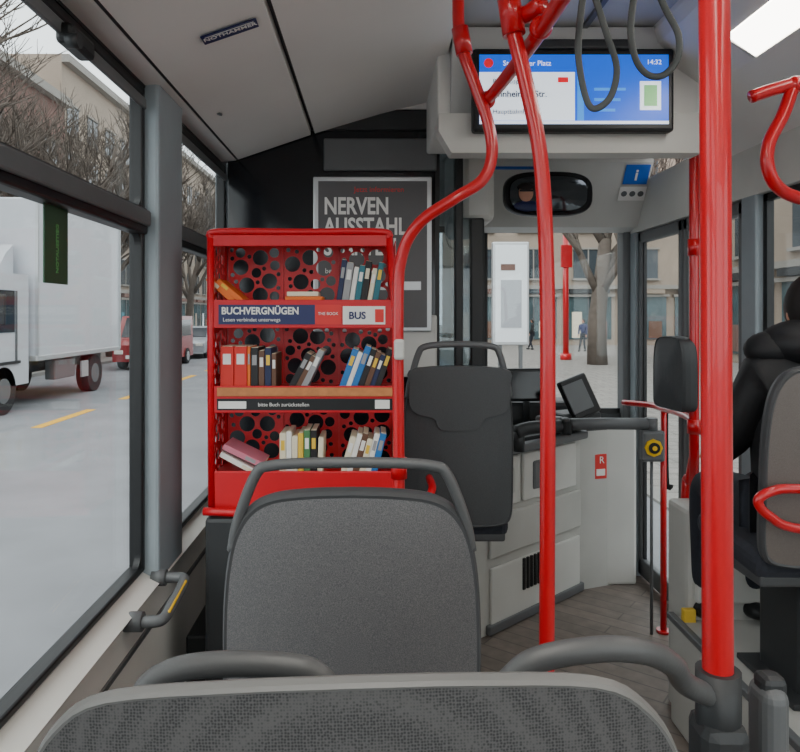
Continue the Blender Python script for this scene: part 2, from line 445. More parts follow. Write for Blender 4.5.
# header panel above the windshield
b = B('header_panel')
b.prism([(.45, 4.12, 2.50), (.45, 4.12, 2.40), (.45, 4.38, 2.05), (.45, 4.52, 2.03), (.45, 4.52, 2.50)], (1.19, 0, 0), 'ledge')
b.bb(.46, 1.62, 3.6, 4.14, 2.42, 2.50, 'ledge', .02)
b.bb(.44, .60, 3.50, 4.40, 1.97, 2.45, 'ledge', .03)
b.bb(.55, 1.0, 4.05, 4.07, 2.345, 2.36, 'blue')
b.done()
hr = (math.radians(125.5), 0, 0)
b = B('header_sticker')
b.box((0, 0, 0), (.145, .125, .002), 'blue'); b.text('i', .10, (0, -.035, .002), 'paper', (0, 0, 0), .002, 'CENTER')
b.box((0, -.125, 0), (.16, .09, .002), 'paper')
for x in (-.05, 0, .05): b.cyl((x, -.125, 0), (x, -.125, .002), .018, 'mid')
b.done(loc=(1.555, 4.160, 2.335), rot=hr)

# interior mirror
b = B('rear_view_mirror')
def srect(w, h, e=3.2, n=40):
    o = []
    for i in range(n):
        a = 2*math.pi*i/n; c, s_ = math.cos(a), math.sin(a)
        o.append((w/2*math.copysign(abs(c)**(2/e), c), h/2*math.copysign(abs(s_)**(2/e), s_)))
    return o
b.shell(srect(.50, .25), 'gloss', 'black', 'black', .06, .0, .0)
b.shell([(x*.9, z*.82) for x, z in srect(.50, .25)], mat('mirror_face', (90, 95, 100), .08, .9, var=0), 'gloss', 'gloss', .07, .012, .0)
b.tube([(0, .03, .08), (0, .08, .2), (0, .12, .30)], .018, 'black')
# driver's reflection modelled as a flat face relief on the mirror
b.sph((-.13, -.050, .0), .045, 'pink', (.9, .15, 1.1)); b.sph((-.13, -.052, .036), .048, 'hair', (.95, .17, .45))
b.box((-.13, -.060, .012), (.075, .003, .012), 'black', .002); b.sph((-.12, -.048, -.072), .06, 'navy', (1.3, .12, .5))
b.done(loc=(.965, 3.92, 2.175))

# driver's partition with poster
b = B('cab_partition')
b.bb(-.72, .30, 3.42, 3.46, FL, 2.42, 'gloss', .004)
b.bb(-.72, .62, 3.40, 3.47, 2.40, 2.50, 'dark', .01)
b.bb(-.25, .30, 3.40, 3.42, 2.20, 2.36, 'mid', .008)
b.bb(.30, .40, 3.435, 3.445, .95, 2.40, 'glassdk'); b.bb(.295, .315, 3.415, 3.465, FL, 2.42, 'black')
b.bb(.39, .43, 3.41, 3.47, FL, 2.42, 'black', .008); b.bb(.47, .54, 3.45, 3.52, .88, 1.98, 'black', .01)
b.bb(.42, .48, 3.46, 3.47, .95, 1.98, 'glassdk')
b.bb(.08, .30, 3.38, 3.42, 1.20, 1.50, 'ledge', .01)
b.done()
b = B('advertising_poster')
b.bb(-.297, .273, 3.36, 3.40, 1.42, 2.165, 'alu', .006); b.bb(-.272, .250, 3.355, 3.362, 1.44, 2.142, 'poster')
for i, t in enumerate(('NERVEN', 'AUSSTAHL', 'STARTEN')):
    b.text(t, .112, (-.245, 3.353, 1.985-i*.098), 'paper', off=.003, sx=.74)
b.text('Jetzt informieren', .035, (-.1, 3.353, 2.09), 'stickred'); b.text('bewirb dich als Fahrer', .035, (-.24, 3.353, 1.70), 'paper')
b.bb(.02, .22, 3.352, 3.356, 1.62, 1.66, 'alu')
b.done()

# screen + housing
b = B('screen_housing')
b.prism([(.25, 2.74, 2.22), (.30, 2.74, 2.135), (1.28, 2.74, 2.135), (1.34, 2.74, 2.22), (1.34, 2.74, 2.29), (.25, 2.74, 2.29)], (0, .10, 0), 'ledge')
b.bb(.25, 1.34, 2.80, 3.40, 2.28, 2.61, 'cove', .01)
b.prism([(.30, 2.80, 2.27), (.30, 2.70, 2.61), (.30, 2.80, 2.61)], (.85, 0, 0), 'ceil')
b.bb(.62, .98, 2.68, 2.8, 2.52, 2.56, 'dark', .01)
b.done()
b = B('passenger_information_screen')
b.bb(.375, 1.15, 2.685, 2.738, 2.205, 2.525, 'black', .012)
y = 2.683
b.bb(.40, 1.125, y-.001, y+.003, 2.232, 2.498, 'scr_b')
b.bb(.40, .765, y-.003, y, 2.245, 2.43, 'scr_w'); b.bb(.40, 1.125, y-.003, y, 2.232, 2.243, 'scr_w')
b.bb(.775, .80, y-.003, y, 2.245, 2.43, 'scr_l')
b.bb(1.015, 1.095, y-.003, y, 2.285, 2.395, 'scr_w'); b.bb(1.03, 1.08, y-.005, y-.002, 2.30, 2.38, 'scr_g')
b.cyl((.435, y-.004, 2.465), (.435, y, 2.465), .018, 'scr_r')
b.text('Stuttgarter Platz', .028, (.49, y-.003, 2.455), 'scr_w')
b.text('Rathausplatz', .028, (.45, y-.005, 2.385), 'navy'); b.text('/Mannheimer Str.', .034, (.42, y-.005, 2.335), 'navy', off=.0006); b.text('Hauptbahnhof', .026, (.45, y-.005, 2.27), 'navy')
b.bb(.70, .74, y-.005, y-.002, 2.39, 2.41, 'scr_r')
b.text('14:32', .026, (1.04, y-.003, 2.46), 'scr_w')
for i in range(3): b.bb(.84, .96-.02*i, y-.003, y, 2.36-i*.04, 2.37-i*.04, 'scr_l')
b.done()

# ------------------------------------------------------------------ rails
b = B('grab_pole'); R = .0175
b.tube([(.389, 1.6, FL), (.392, 1.6, .6), (.395, 1.6, 1.3), (.392, 1.6, 1.62), (.378, 1.6, 1.86), (.345, 1.6, 2.03), (.312, 1.6, 2.17), (.295, 1.6, 2.3), (.29, 1.6, 2.54)], R, 'red', n=8, seg=16)
b.cyl((.389, 1.6, FL), (.389, 1.6, FL+.02), .04, 'red')
b.cyl((.318, 1.6, 2.14), (.300, 1.6, 2.26), .026, 'red'); b.tube([(.30, 1.6, 2.20), (.34, 1.6, 2.185), (.37, 1.55, 2.19)], .02, 'red')
b.done()
b = B('overhead_grab_rail')
b.tube([(.322, 2.02, 2.12), (.34, 1.9, 2.125), (.365, 1.6, 2.13), (.385, 1.3, 2.15), (.39, .9, 2.17), (.40, .2, 2.18)], .0175, 'red')
b.sph((.322, 2.02, 2.12), .026, 'red'); b.sph((.37, 1.56, 2.14), .026, 'red')
b.tube([(.071, 2.06, FL+.2), (.071, 2.06, .9), (.067, 2.05, 1.5), (.078, 2.04, 1.67), (.129, 2.02, 1.766), (.229, 2.0, 1.834), (.306, 2.0, 1.885), (.334, 2.0, 1.957), (.323, 2.0, 2.05), (.285, 2.0, 2.16), (.25, 2.0, 2.26), (.238, 2.0, 2.35), (.24, 2.0, 2.53)], .0172, 'red', n=8, seg=14)
b.cyl((.256, 2.0, 2.245), (.242, 2.0, 2.32), .024, 'red')
b.box((.07, 2.03, 1.40), (.03, .03, .06), 'ledge', .008); b.cyl((.071, 2.06, 1.02), (.071, 2.06, 1.08), .024, 'red')
b.done()
b = B('grab_pole')
b.tube([(.402, .82, 1.02), (.40, .82, 1.4), (.398, .82, 1.8), (.394, .82, 2.18), (.392, .82, 2.60)], .0172, 'red', n=8, seg=20)
b.cyl((.402, .82, .98), (.402, .82, 1.085), .025, 'dark'); b.box((.402, .82, .96), (.055, .06, .14), 'dark', .015)
b.tube([(.402, .82, .92), (.402, .82, .6), (.402, .82, FL)], .022, 'dark', smooth=False)
b.done()
b = B('grab_pole')
b.tube([(1.345, 2.95, .72), (1.345, 2.95, 1.1), (1.345, 2.95, 2.3), (1.345, 2.95, 2.39)], .020, 'red', smooth=False, seg=14)
b.tube([(1.345, 3.03, FL), (1.345, 3.03, .7), (1.345, 2.99, .80), (1.345, 2.95, .9)], .020, 'red', seg=14)
b.cyl((1.345, 2.95, 1.0), (1.345, 2.95, 1.06), .028, 'red'); b.cyl((1.345, 2.95, 1.75), (1.345, 2.95, 1.82), .026, 'red')
b.tube([(1.345, 2.95, 1.03), (1.40, 3.1, 1.04), (1.46, 3.4, 1.03), (1.50, 3.64, 1.01), (1.50, 3.8, 1.01), (1.42, 4.0, 1.0)], .016, 'red')
b.tube([(1.50, 3.64, FL), (1.50, 3.64, .5), (1.50, 3.64, 1.0)], .016, 'red', smooth=False)
b.cyl((1.50, 3.64, FL), (1.50, 3.64, FL+.015), .035, 'red'); b.done()
b = B('overhead_grab_rail')
b.tube([(.94, 1.75, 2.045), (1.0, 1.75, 2.065), (1.10, 1.75, 2.09), (1.3, 1.75, 2.12)], .016, 'red')
b.tube([(1.045, 1.75, 2.07), (1.02, 1.75, 2.0), (.985, 1.75, 1.93), (.982, 1.75, 1.87), (1.01, 1.76, 1.825), (1.07, 1.78, 1.80), (1.2, 1.8, 1.78), (1.34, 1.85, 1.77), (1.36, 1.9, 1.6), (1.36, 1.95, 1.3)], .016, 'red')
b.tube([(1.08, 1.75, 2.085), (1.1, 1.75, 2.2), (1.12, 1.75, 2.54)], .016, 'red', smooth=False)
b.sph((1.05, 1.75, 2.075), .022, 'red'); b.done()
def strap(pts, name, x):
    b = B(name)
    b.tube(pts, .0050, 'straps', closed=True, n=6, flat=1.5)
    t = max(p[2] for p in pts)
    b.box((x, 1.5, t+.01), (.03, .03, .05), 'dark', .006); b.cyl((x, 1.5, t+.02), (x, 1.5, 2.61), .004, 'straps')
    b.done()
strap([(.452, 1.5, 2.22), (.436, 1.5, 2.09), (.44, 1.5, 2.02), (.456, 1.5, 1.955), (.476, 1.5, 1.943), (.506, 1.5, 1.97), (.518, 1.5, 2.03), (.497, 1.5, 2.10), (.468, 1.5, 2.19)], 'hand_strap', .46)
strap([(.565, 1.5, 2.22), (.548, 1.5, 2.12), (.558, 1.5, 2.05), (.585, 1.5, 2.015), (.62, 1.5, 2.015), (.648, 1.5, 2.05), (.65, 1.5, 2.10), (.625, 1.5, 2.15), (.595, 1.5, 2.21)], 'hand_strap', .58)

# ------------------------------------------------------------------ seats
def seat_outline(w, h, prof=None):
    prof = prof or [(.0, 0), (.55, 0), (.86, .015), (.97, .06), (1.0, .16), (1.0, .38), (.995, .58), (.965, .74), (.90, .86), (.78, .94), (.6, .98), (.3, .996), (0, 1.0)]
    c = catmull([(x*w/2, 0, z*h) for x, z in prof], 4)
    R_ = [(p.x, p.z) for p in c]
    return R_[:-1]+[(-x, z) for x, z in reversed(R_)][:-1]
def seat(name, x, y, zb, w, h, mb, mr, tilt=7, hoop=True, floor=.25, extra=None, t=.045, bulge=.018, rotz=0, hoopr=.0115, hooph=.055, cushion=True, hoopm='hoop', prof=None, rk=1.0, roll=0):
    b = B(name)
    b.shell(seat_outline(w, h, prof), mb, mr, 'cush', t, bulge, .02, curve=.25, rk=rk)
    if hoop:
        hw = w*.43
        b.tube([(-hw*1.06, .0, h*.80), (-hw*1.0, -.004, h*.90), (-hw*.84, -.008, h+hooph*.6), (-hw*.70, -.008, h+hooph), (-hw*.3, -.008, h+hooph*1.12), (hw*.3, -.008, h+hooph*1.12), (hw*.70, -.008, h+hooph), (hw*.84, -.008, h+hooph*.6), (hw*1.0, -.004, h*.90), (hw*1.06, .0, h*.80)], hoopr, hoopm, n=6)
    if extra: extra(b, w, h)
    o = b.done(loc=(x, y, zb), rot=(math.radians(tilt), math.radians(roll), math.radians(rotz)))
    if cushion:
        c = B('cushion'); c.box((0, .24, 0), (w*.96, .42, .08), 'cush', .03, (math.radians(4), 0, 0), 3); c.box((0, .23, -.055), (w*.9, .38, .04), 'seatrim', .01)
        c.box((0, .22, (floor-zb-.03)/2-.03), (.10, .24, (zb-.07-floor)-.0), 'dark', .015)
        c.box((0, .22, floor-zb+.012), (.2, .34, .02), 'dark', .004)
        co = c.done(); co.location = (0, 0, 0)
        co.parent = o; co.matrix_parent_inverse = o.matrix_basis.inverted()
        co.matrix_basis = Matrix.Translation((x, y, zb)) @ Euler((0, 0, math.radians(rotz))).to_matrix().to_4x4()
    return o
# nearest seat back (fabric)
seat('bus_seat', .000, .56, .655, .545, .585, 'weave', 'rimlt', tilt=5, hoop=False, bulge=.008, t=.022, rk=.35, roll=-1.8,
     prof=[(.0, 0), (.55, 0), (.86, .015), (.97, .06), (1.0, .16), (1.0, .38), (.99, .60), (.96, .76), (.90, .87), (.81, .94), (.66, .982), (.3, .997), (0, 1.0)])
b = B('seat_armrest')
b.tube([(-.245, .70, 1.06), (-.232, .70, 1.12), (-.205, .70, 1.143), (-.155, .70, 1.151), (-.09, .70, 1.149), (-.055, .70, 1.138), (-.02, .70, 1.09), (.03, .70, 1.07), (.09, .70, 1.08), (.135, .70, 1.135), (.165, .70, 1.156), (.225, .70, 1.166), (.275, .71, 1.158), (.315, .74, 1.13), (.345, .78, 1.09), (.40, .82, 1.05)], .0115, 'hoop', n=6, flat=1.1)
b.tube([(-.245, .70, 1.06), (-.25, .70, .8), (-.25, .70, .25)], .0115, 'hoop', smooth=False)
b.done()
b = B('seat_armrest')
b.box((.472, .84, .88), (.034, .05, .36), 'mid', .016, seg=4); b.box((.474, .84, .46), (.03, .03, 1.22), 'dark', .008); b.done()
seat('bus_seat', -.040, 1.23, .655, .452, .55, 'seat', 'seatrim', tilt=3, bulge=.02, hooph=.04, hoopr=.0095)
def pad3(b, w, h):
    # raised upper moulding
    o = [(-.185, .02), (-.2, .12), (-.17, .19), (.17, .19), (.2, .12), (.185, .02), (.10, -.01), (.07, -.055), (-.07, -.055), (-.10, -.01)]
    c = catmull([(x, 0, z) for x, z in o], 4, True)
    vs = [(p.x, -.043, p.z+h*.70) for p in c]
    b.prism(vs, (0, .03, 0), 'seatdk')
seat('bus_seat', .335, 2.84, .64, .45, .66, 'seatdk', 'dark', tilt=3, floor=.28, extra=pad3, hooph=.075, hoopr=.013, hoopm='mid', bulge=.012)
# seat of the passenger on the right
def ring(b, w, h):
    b.tube([(.24, -.06, .25), (-.14, -.06, .26), (-.23, -.06, .255), (-.275, -.06, .225), (-.24, -.06, .18), (-.14, -.06, .14), (.24, -.06, .11)], .014, 'red')
    for x in (-.1, .1): b.cyl((x, -.06, .26), (x, -.01, .26), .010, 'red')
seat('bus_seat', 1.385, 2.10, .74, .46, .62, 'seattan', 'seatrim', tilt=3, floor=.28, extra=ring, hoop=False)
b = B('folding_seat')
b.shell(seat_outline(.25, .32), 'seatdk', 'dark', 'dark', .07, .02, .0)
b.cyl((0, .0, .14), (0, .06, .14), .016, 'red'); b.done(loc=(1.298, 3.03, 1.09), rot=(0, 0, math.radians(-84)))

b = B('floor_podium_front'); b.bb(-.72, .385, 2.66, 3.38, FL, .28, 'dark', .01); b.done()
b = B('wheel_arch_box'); b.bb(-.575, .12, 2.36, 2.655, FL, .815, 'dark', .015); b.bb(-.56, .10, 2.38, 2.64, .80, .822, 'black', .005); b.done()
b = B('floor_podium_right'); b.bb(1.20, 1.645, 1.2, 2.85, FL, .28, 'wallp', .015); b.bb(1.19, 1.22, 1.2, 2.86, .265, .29, 'mid', .004)
b.bb(1.25, 1.645, 2.80, 3.0, FL, .72, 'wallp', .02); b.bb(1.28, 1.62, 2.78, 2.81, 0.35, .66, 'ledge', .01); b.box((1.25, 2.79, .30), (.05, .03, .06), 'bk_yel', .005); b.done()

# ------------------------------------------------------------------ wall handle
b = B('wall_grab_handle')
b.tube([(-.715, 2.02, .615), (-.64, 2.02, .615), (-.615, 2.04, .617), (-.612, 2.10, .625), (-.612, 2.22, .64), (-.62, 2.27, .645), (-.65, 2.28, .645), (-.715, 2.28, .645)], .017, 'mid', n=6)
b.box((-.605, 2.14, .636), (.012, .19, .018), 'yellow', .004, (math.radians(7), 0, 0))
b.cyl((-.725, 2.02, .615), (-.67, 2.02, .615), .028, 'mid'); b.cyl((-.725, 2.28, .645), (-.68, 2.28, .645), .026, 'mid'); b.done()

# ------------------------------------------------------------------ bookshelf
YF, YB = 2.40, 2.62
XL, XR = -.560, .078
b = B('bookshelf')
for y in (YF, YB):
    b.tube([(XL, y, .82), (XL-.003, y, 1.4), (XL-.004, y, 1.765)], .0125, 'shelfred', smooth=False)
    b.tube([(XR+.012, y, .82), (XR, y, 1.4), (XR-.03, y, 1.765)], .0125, 'shelfred', smooth=False)
b.tube([(XL-.004, YF, 1.76), (XL+.02, YF, 1.785), (-.25, YF, 1.785), (XR-.055, YF, 1.785), (XR-.03, YF, 1.76)], .012, 'shelfred')
b.bb(XL, XR-.03, YF, YB, 1.755, 1.768, 'shelfred', .003); b.bb(XL, XR-.03, YF-.006, YF+.004, 1.735, 1.775, 'shelfred', .003)
# perforated back and side sheets
for k, (z0, z1) in enumerate(((.93, 1.17), (1.24, 1.46), (1.54, 1.755))):
    for j in range(3):
        w = (XR-XL-.02)/3
        b.perf(w-.006, z1-z0, .003, 'shelfred', Matrix.Translation((XL+.01+w*(j+.5), YB-.012, (z0+z1)/2)) @ Euler((math.pi/2, 0, 0)).to_matrix().to_4x4(), 60, .008, .029, k*7+j, .004)
    for x in (XL, XR-.008):
        b.perf(YB-YF-.02, z1-z0, .003, 'shelfred', Matrix.Translation((x, (YF+YB)/2, (z0+z1)/2)) @ Euler((math.pi/2, 0, math.pi/2)).to_matrix().to_4x4(), 30, .008, .018, k*5+int(x > 0))
for j in (1, 2):
    w = (XR-XL-.02)/3; b.bb(XL+.01+w*j-.004, XL+.01+w*j+.004, YB-.02, YB-.008, .93, 1.755, 'shelfred')
# trays with lips
for z, lo in ((1.54, 1.455), (1.245, 1.165)):
    b.bb(XL, XR, YF, YB-.01, z-.012, z, 'shelfred', .002); b.bb(XL, XR, YF-.004, YF+.004, lo, z+.012, 'shelfred', .002)
b.bb(XL, XR, YF, YB, .935, .95, 'shelfred', .002); b.bb(XL, XR, YF-.004, YF+.006, .82, .965, 'shelfred', .004); b.bb(XL, XR+.01, YF, YB, .82, .835, 'shelfred')
b.bb(XL-.004, XL+.004, YF, YB, .82, .95, 'shelfred'); b.bb(XR-.004, XR+.010, YF, YB, .82, .95, 'shelfred')
# curved lower bumper tube
b.tube([(XL-.02, 2.37, .835), (-.3, 2.355, .83), (.05, 2.36, .83), (.16, 2.39, .85), (.20, 2.45, .89), (.20, 2.58, .90)], .014, 'shelfred')
# labels
yl = YF-.006
b.bb(-.535, -.205, yl-.002, yl, 1.468, 1.535, 'navy'); b.text('BUCHVERGNÜGEN', .034, (-.525, yl-.003, 1.503), 'paper', off=.001, sx=.9); b.text('Lesen verbindet unterwegs', .018, (-.52, yl-.003, 1.478), 'paper')
b.bb(-.205, -.115, yl-.002, yl, 1.468, 1.535, 'stickred'); b.text('THE BOOK', .014, (-.195, yl-.003, 1.50), 'paper')
b.bb(-.11, .035, yl-.002, yl, 1.468, 1.53, 'paper'); b.text('BUS', .034, (-.09, yl-.003, 1.487), 'navy', off=.001); b.bb(.0, .03, yl-.003, yl-.001, 1.475, 1.52, 'stickred')
b.bb(-.54, .06, yl-.004, yl, 1.222, 1.252, 'wood', .002); b.bb(-.54, .06, yl-.002, yl, 1.175, 1.214, 'black')
b.bb(-.535, -.44, yl-.003, yl-.001, 1.18, 1.205, 'paper'); b.text('bitte Buch zurückstellen', .018, (-.40, yl-.003, 1.188), 'paper')
b.bb(.0, .05, yl-.003, yl-.001, 1.18, 1.21, 'paper')
b.done()

b = B('books')
def book(x, z, t, h, m, lean=0, d=.14, y=None):
    y = y or YF+.09
    a = math.radians(lean)
    c = Vector((x, y, z)) + Vector((math.sin(a)*h/2, 0, math.cos(a)*h/2+abs(math.sin(a))*t/2))
    b.box(c, (t, d, h), m, .0015, (0, a, 0), 1)
    b.box(c+Vector((math.sin(a)*.001, .004, math.cos(a)*.001)), (t*.8, d, h+.0005), 'bk_cream', 0, (0, a, 0))
    b.box(c+Vector((math.sin(a)*h*.2, -d/2-.0005, math.cos(a)*h*.2)), (t*.6, .001, h*.25), random.choice(['paper', 'bk_yel', 'bk_cream', 'bk_grey']), 0, (0, a, 0))
def row(x, z, specs):
    for t, h, m, l in specs:
        book(x+t/2, z, t, h, 'bk_'+m, l); x += t*1.02+.001
# top shelf
z = 1.541
row(-.50, z, [(.02, .12, 'orange', -48)]); row(-.47, z, [(.018, .11, 'orange', -50)])
b.box((-.245, YF+.07, z+.012), (.13, .11, .022), 'bk_orange', .002); b.box((-.25, YF+.07, z+.032), (.11, .10, .016), 'bk_cream', .002)
row(-.135, z, [(.018, .15, 'navyb', 8), (.024, .14, 'grey', 8), (.016, .125, 'wht', 9), (.02, .13, 'teal', 9), (.022, .145, 'blackb', 8), (.016, .12, 'cream', 10), (.02, .14, 'teal', 10)])
# middle shelf
z = 1.246
row(-.535, z, [(.046, .145, 'redb', 0), (.044, .145, 'redb', 0), (.010, .145, 'orange', 0), (.026, .14, 'blackb', 0), (.02, .13, 'brown', 0), (.022, .14, 'navyb', 0), (.016, .12, 'brown', 0)])
row(-.30, z, [(.022, .13, 'blackb', 28), (.018, .12, 'brown', 28), (.022, .14, 'grey', 26)])
row(-.125, z, [(.022, .14, 'blueb', 20), (.016, .13, 'wht', 20), (.022, .15, 'blueb', 20), (.02, .14, 'blackb', 20), (.018, .13, 'brown', 20), (.016, .12, 'navyb', 20), (.02, .14, 'blackb', 20)])
# bottom shelf
z = .951
row(-.545, z+.06, [(.018, .15, 'wht', 118)]); row(-.535, z+.085, [(.02, .15, 'pinkb', 116)])
row(-.33, z, [(.022, .14, 'cream', 0), (.018, .145, 'wht', 0), (.02, .13, 'cream', 0), (.018, .14, 'yel', 0), (.022, .15, 'greenb', 0), (.022, .15, 'blackb', 0), (.018, .125, 'cream', 2)])
row(-.12, z, [(.02, .13, 'cream', 16), (.018, .14, 'wht', 16), (.022, .14, 'brown', 15), (.02, .12, 'cream', 14), (.018, .14, 'wht', 14), (.022, .14, 'blueb', 14)])
b.done()

# ------------------------------------------------------------------ driver's cab counter
b = B('driver_cab_counter')
path = [(.43, 3.48), (.57, 3.60), (1.23, 4.20), (1.60, 4.34)]
H = .80
for (x1, y1), (x2, y2) in zip(path[:-1], path[1:]):
    d = Vector((x2-x1, y2-y1, 0)); n = Vector((-d.y, d.x, 0)).normalized()*.05
    b.prism([(x1, y1, FL), (x2, y2, FL), (x2+n.x, y2+n.y, FL), (x1+n.x, y1+n.y, FL)], (0, 0, H-FL), 'wallp')
A = Vector((.57, 3.60, 0)); D = Vector((.66, .60, 0)).normalized(); Nn = Vector((D.y, -D.x, 0)); ang = math.atan2(D.y, D.x)
def onp(t, z, w, h, th, m, bev=.008):
    c = A+D*t+Nn*(th/2); b.box((c.x, c.y, z), (w, th, h), m, bev, (0, 0, ang))
onp(.15, .62, .24, .26, .02, 'ledge'); onp(.43, .62, .26, .26, .02, 'ledge'); onp(.70, .62, .24, .26, .02, 'ledge')
onp(.15, .62, .13, .13, .03, 'wallp'); onp(.45, .62, .14, .16, .03, 'mid', .02)
onp(.445, .35, .86, .22, .02, 'wallp'); onp(.445, .04, .84, .30, .018, 'ledge')
for i in range(7): onp(.30+i*.034, .10, .02, .17, .028, 'black', .003)
onp(.445, .79, .90, .05, .06, 'mid', .015)
# plinth
onp(.445, FL+.03, .90, .05, .03, 'mid')
b.prism([(.43, 3.5, H), (.57, 3.60, H), (1.23, 4.20, H), (1.60, 4.34, H), (1.60, 4.54, H), (.43, 4.54, H)], (0, 0, .03), 'dark')
# front console
b.bb(1.30, 1.60, 4.27, 4.54, FL, .83, 'ledge', .02)
b.box((1.37, 4.255, .58), (.085, .01, .15), 'stickred', .003, (0, 0, .3)); b.text('R', .06, (1.36, 4.245, .60), 'paper', (math.pi/2, 0, .3)); b.box((1.37, 4.248, .545), (.06, .006, .04), 'paper', .001, (0, 0, .3))
b.done()
b = B('dashboard'); b.bb(.2, 1.25, 4.30, 4.55, .83, .97, 'dark', .03)
b.box((.92, 4.22, 1.08), (.30, .04, .20), 'black', .015, (-.25, 0, .1)); b.box((.92, 4.195, 1.08), (.26, .005, .16), 'gloss', 0, (-.25, 0, .1))
b.tube([(.92, 4.26, .85), (.92, 4.25, 1.05)], .02, 'dark', smooth=False)
b.done()
b = B('ticket_machine')
b.box((1.17, 4.02, 1.03), (.20, .05, .24), 'black', .015, (-.35, -.25, .5)); b.box((1.155, 3.985, 1.035), (.155, .01, .17), 'mid', .003, (-.35, -.25, .5))
b.box((1.15, 4.08, .89), (.30, .18, .10), 'dark', .02, (0, 0, .5)); b.box((.98, 3.92, .90), (.10, .14, .07), 'mid', .015, (0, 0, .6))
b.done()
b = B('cab_barrier')
b.tube([(.72, 3.58, .90), (.80, 3.60, .92), (.98, 3.62, .925)], .034, 'dark'); b.cyl((.74, 3.6, .80), (.74, 3.6, .90), .03, 'dark')
b.tube([(1.0, 3.62, .935), (1.2, 3.61, .94), (1.40, 3.60, .94)], .031, 'mid', smooth=False)
b.box((.985, 3.62, .925), (.05, .08, .09), 'black', .015)
b.box((1.42, 3.59, .83), (.12, .06, .16), 'mid', .015); b.cyl((1.415, 3.565, .825), (1.415, 3.548, .825), .045, 'yellow', 8); b.cyl((1.415, 3.549, .825), (1.415, 3.540, .825), .028, 'black'); b.cyl((1.415, 3.541, .825), (1.415, 3.536, .825), .012, 'yellow')
b.cyl((1.42, 3.60, .90), (1.42, 3.60, .97), .032, 'mid'); b.cyl((1.43, 3.62, FL), (1.43, 3.62, .78), .008, 'mid')
b.done()

# ------------------------------------------------------------------ people
def skinbody(name, V, E, R_, m, parent=None, sub=2, root=0):
    me = bpy.data.meshes.new(name); me.from_pydata(V, E, []); me.update()
    o = bpy.data.objects.new(name, me); sc.collection.objects.link(o)
    md = o.modifiers.new('Skin', 'SKIN'); md.use_smooth_shade = True
    for i, r in enumerate(R_):
        sv = me.skin_vertices[0].data[i]; sv.radius = (r, r) if not isinstance(r, tuple) else r; sv.use_root = (i == root)
    s2 = o.modifiers.new('Sub', 'SUBSURF'); s2.levels = sub; s2.render_levels = sub
    me.materials.append(M[m])
    if parent: o.parent = parent
    return o
def head(parent, c, rz=0, r=.098, hood=False):
    h = B('head')
    h.sph((0, 0, 0), r, 'pink', (.80, .98, 1.18)); h.sph((0, r*.15, -r*.72), r*.62, 'pink', (.85, 1.0, .75))
    h.sph((0, r*1.0, -r*.12), r*.16, 'pink', (.8, 1.1, 1.5))
    for s_ in (-1, 1):
        h.sph((s_*r*.32, r*.84, r*.06), r*.13, 'white', (1, .6, .7)); h.sph((s_*r*.32, r*.90, r*.06), r*.06, 'black')
        h.box((s_*r*.32, r*.92, r*.25), (r*.35, r*.08, r*.07), 'hair', .003)
        h.sph((s_*r*.80, -r*.02, -r*.05), r*.24, 'pink', (.35, .8, 1.2))
    h.sph((0, r*.86, -r*.55), r*.22, 'lip', (1.2, .4, .35))
    h.sph((0, -r*.14, r*.16), r*1.07, 'hair', (.86, .98, 1.14)); h.sph((0, -r*.45, -r*.35), r*.85, 'hair', (.92, .8, 1.1))
    return h.done(loc=c, rot=(0, 0, rz), parent=parent)
def hand(parent, wrist, dirv, up, side=1, m='pink', k=1.0):
    d = Vector(dirv).normalized(); u = Vector(up).normalized(); s_ = d.cross(u)*side; w = Vector(wrist)
    V = [w, w+d*.045*k, w+d*.085*k]; E = [(0, 1), (1, 2)]; R_ = [.022*k, (.034*k, .018*k), (.036*k, .016*k)]
    for i, L in enumerate((.070, .080, .074, .058)):
        base = w+d*.075*k+s_*(.026-.0175*i)*k
        n0 = len(V)
        V += [base, base+d*L*.45*k-u*.006*k, base+d*L*.75*k-u*.022*k, base+d*L*.9*k-u*.042*k]; E += [(2, n0), (n0, n0+1), (n0+1, n0+2), (n0+2, n0+3)]
        R_ += [.010*k, .0088*k, .0082*k, .0072*k]
    n0 = len(V)
    V += [w+d*.02*k+s_*.028*k, w+d*.05*k+s_*.048*k-u*.01*k, w+d*.075*k+s_*.052*k-u*.02*k]; E += [(1, n0), (n0, n0+1), (n0+1, n0+2)]; R_ += [.013*k, .011*k, .009*k]
    skinbody('hand', V, E, R_, m, parent, 1)

P = bpy.data.objects.new('seated_passenger', None); sc.collection.objects.link(P)
px, py = 1.425, 2.34
V = [(px, py, .86), (px, py-.01, 1.0), (px, py-.02, 1.16), (px, py-.02, 1.29), (px, py, 1.37),
     (px-.14, py-.01, 1.29), (px-.20, py+.06, 1.08), (px-.15, py+.27, .98),
     (px+.12, py-.01, 1.29), (px+.16, py+.06, 1.08), (px+.12, py+.27, .98)]
E = [(0, 1), (1, 2), (2, 3), (3, 4), (3, 5), (5, 6), (6, 7), (3, 8), (8, 9), (9, 10)]
R_ = [(.17, .14), (.17, .14), (.19, .14), (.13, .11), .072, .088, .068, .048, .08, .062, .045]
skinbody('puffer_jacket', V, E, R_, 'jacket', P)
V = [(px, py, .84), (px-.10, py+.08, .84), (px-.11, py+.44, .84), (px-.11, py+.46, .40), (px+.08, py+.08, .84), (px+.09, py+.44, .84), (px+.09, py+.46, .40)]
skinbody('trousers', V, [(0, 1), (1, 2), (2, 3), (0, 4), (4, 5), (5, 6)], [.13, .10, .07, .05, .10, .07, .05], 'jeans', P)
h = B('hood')
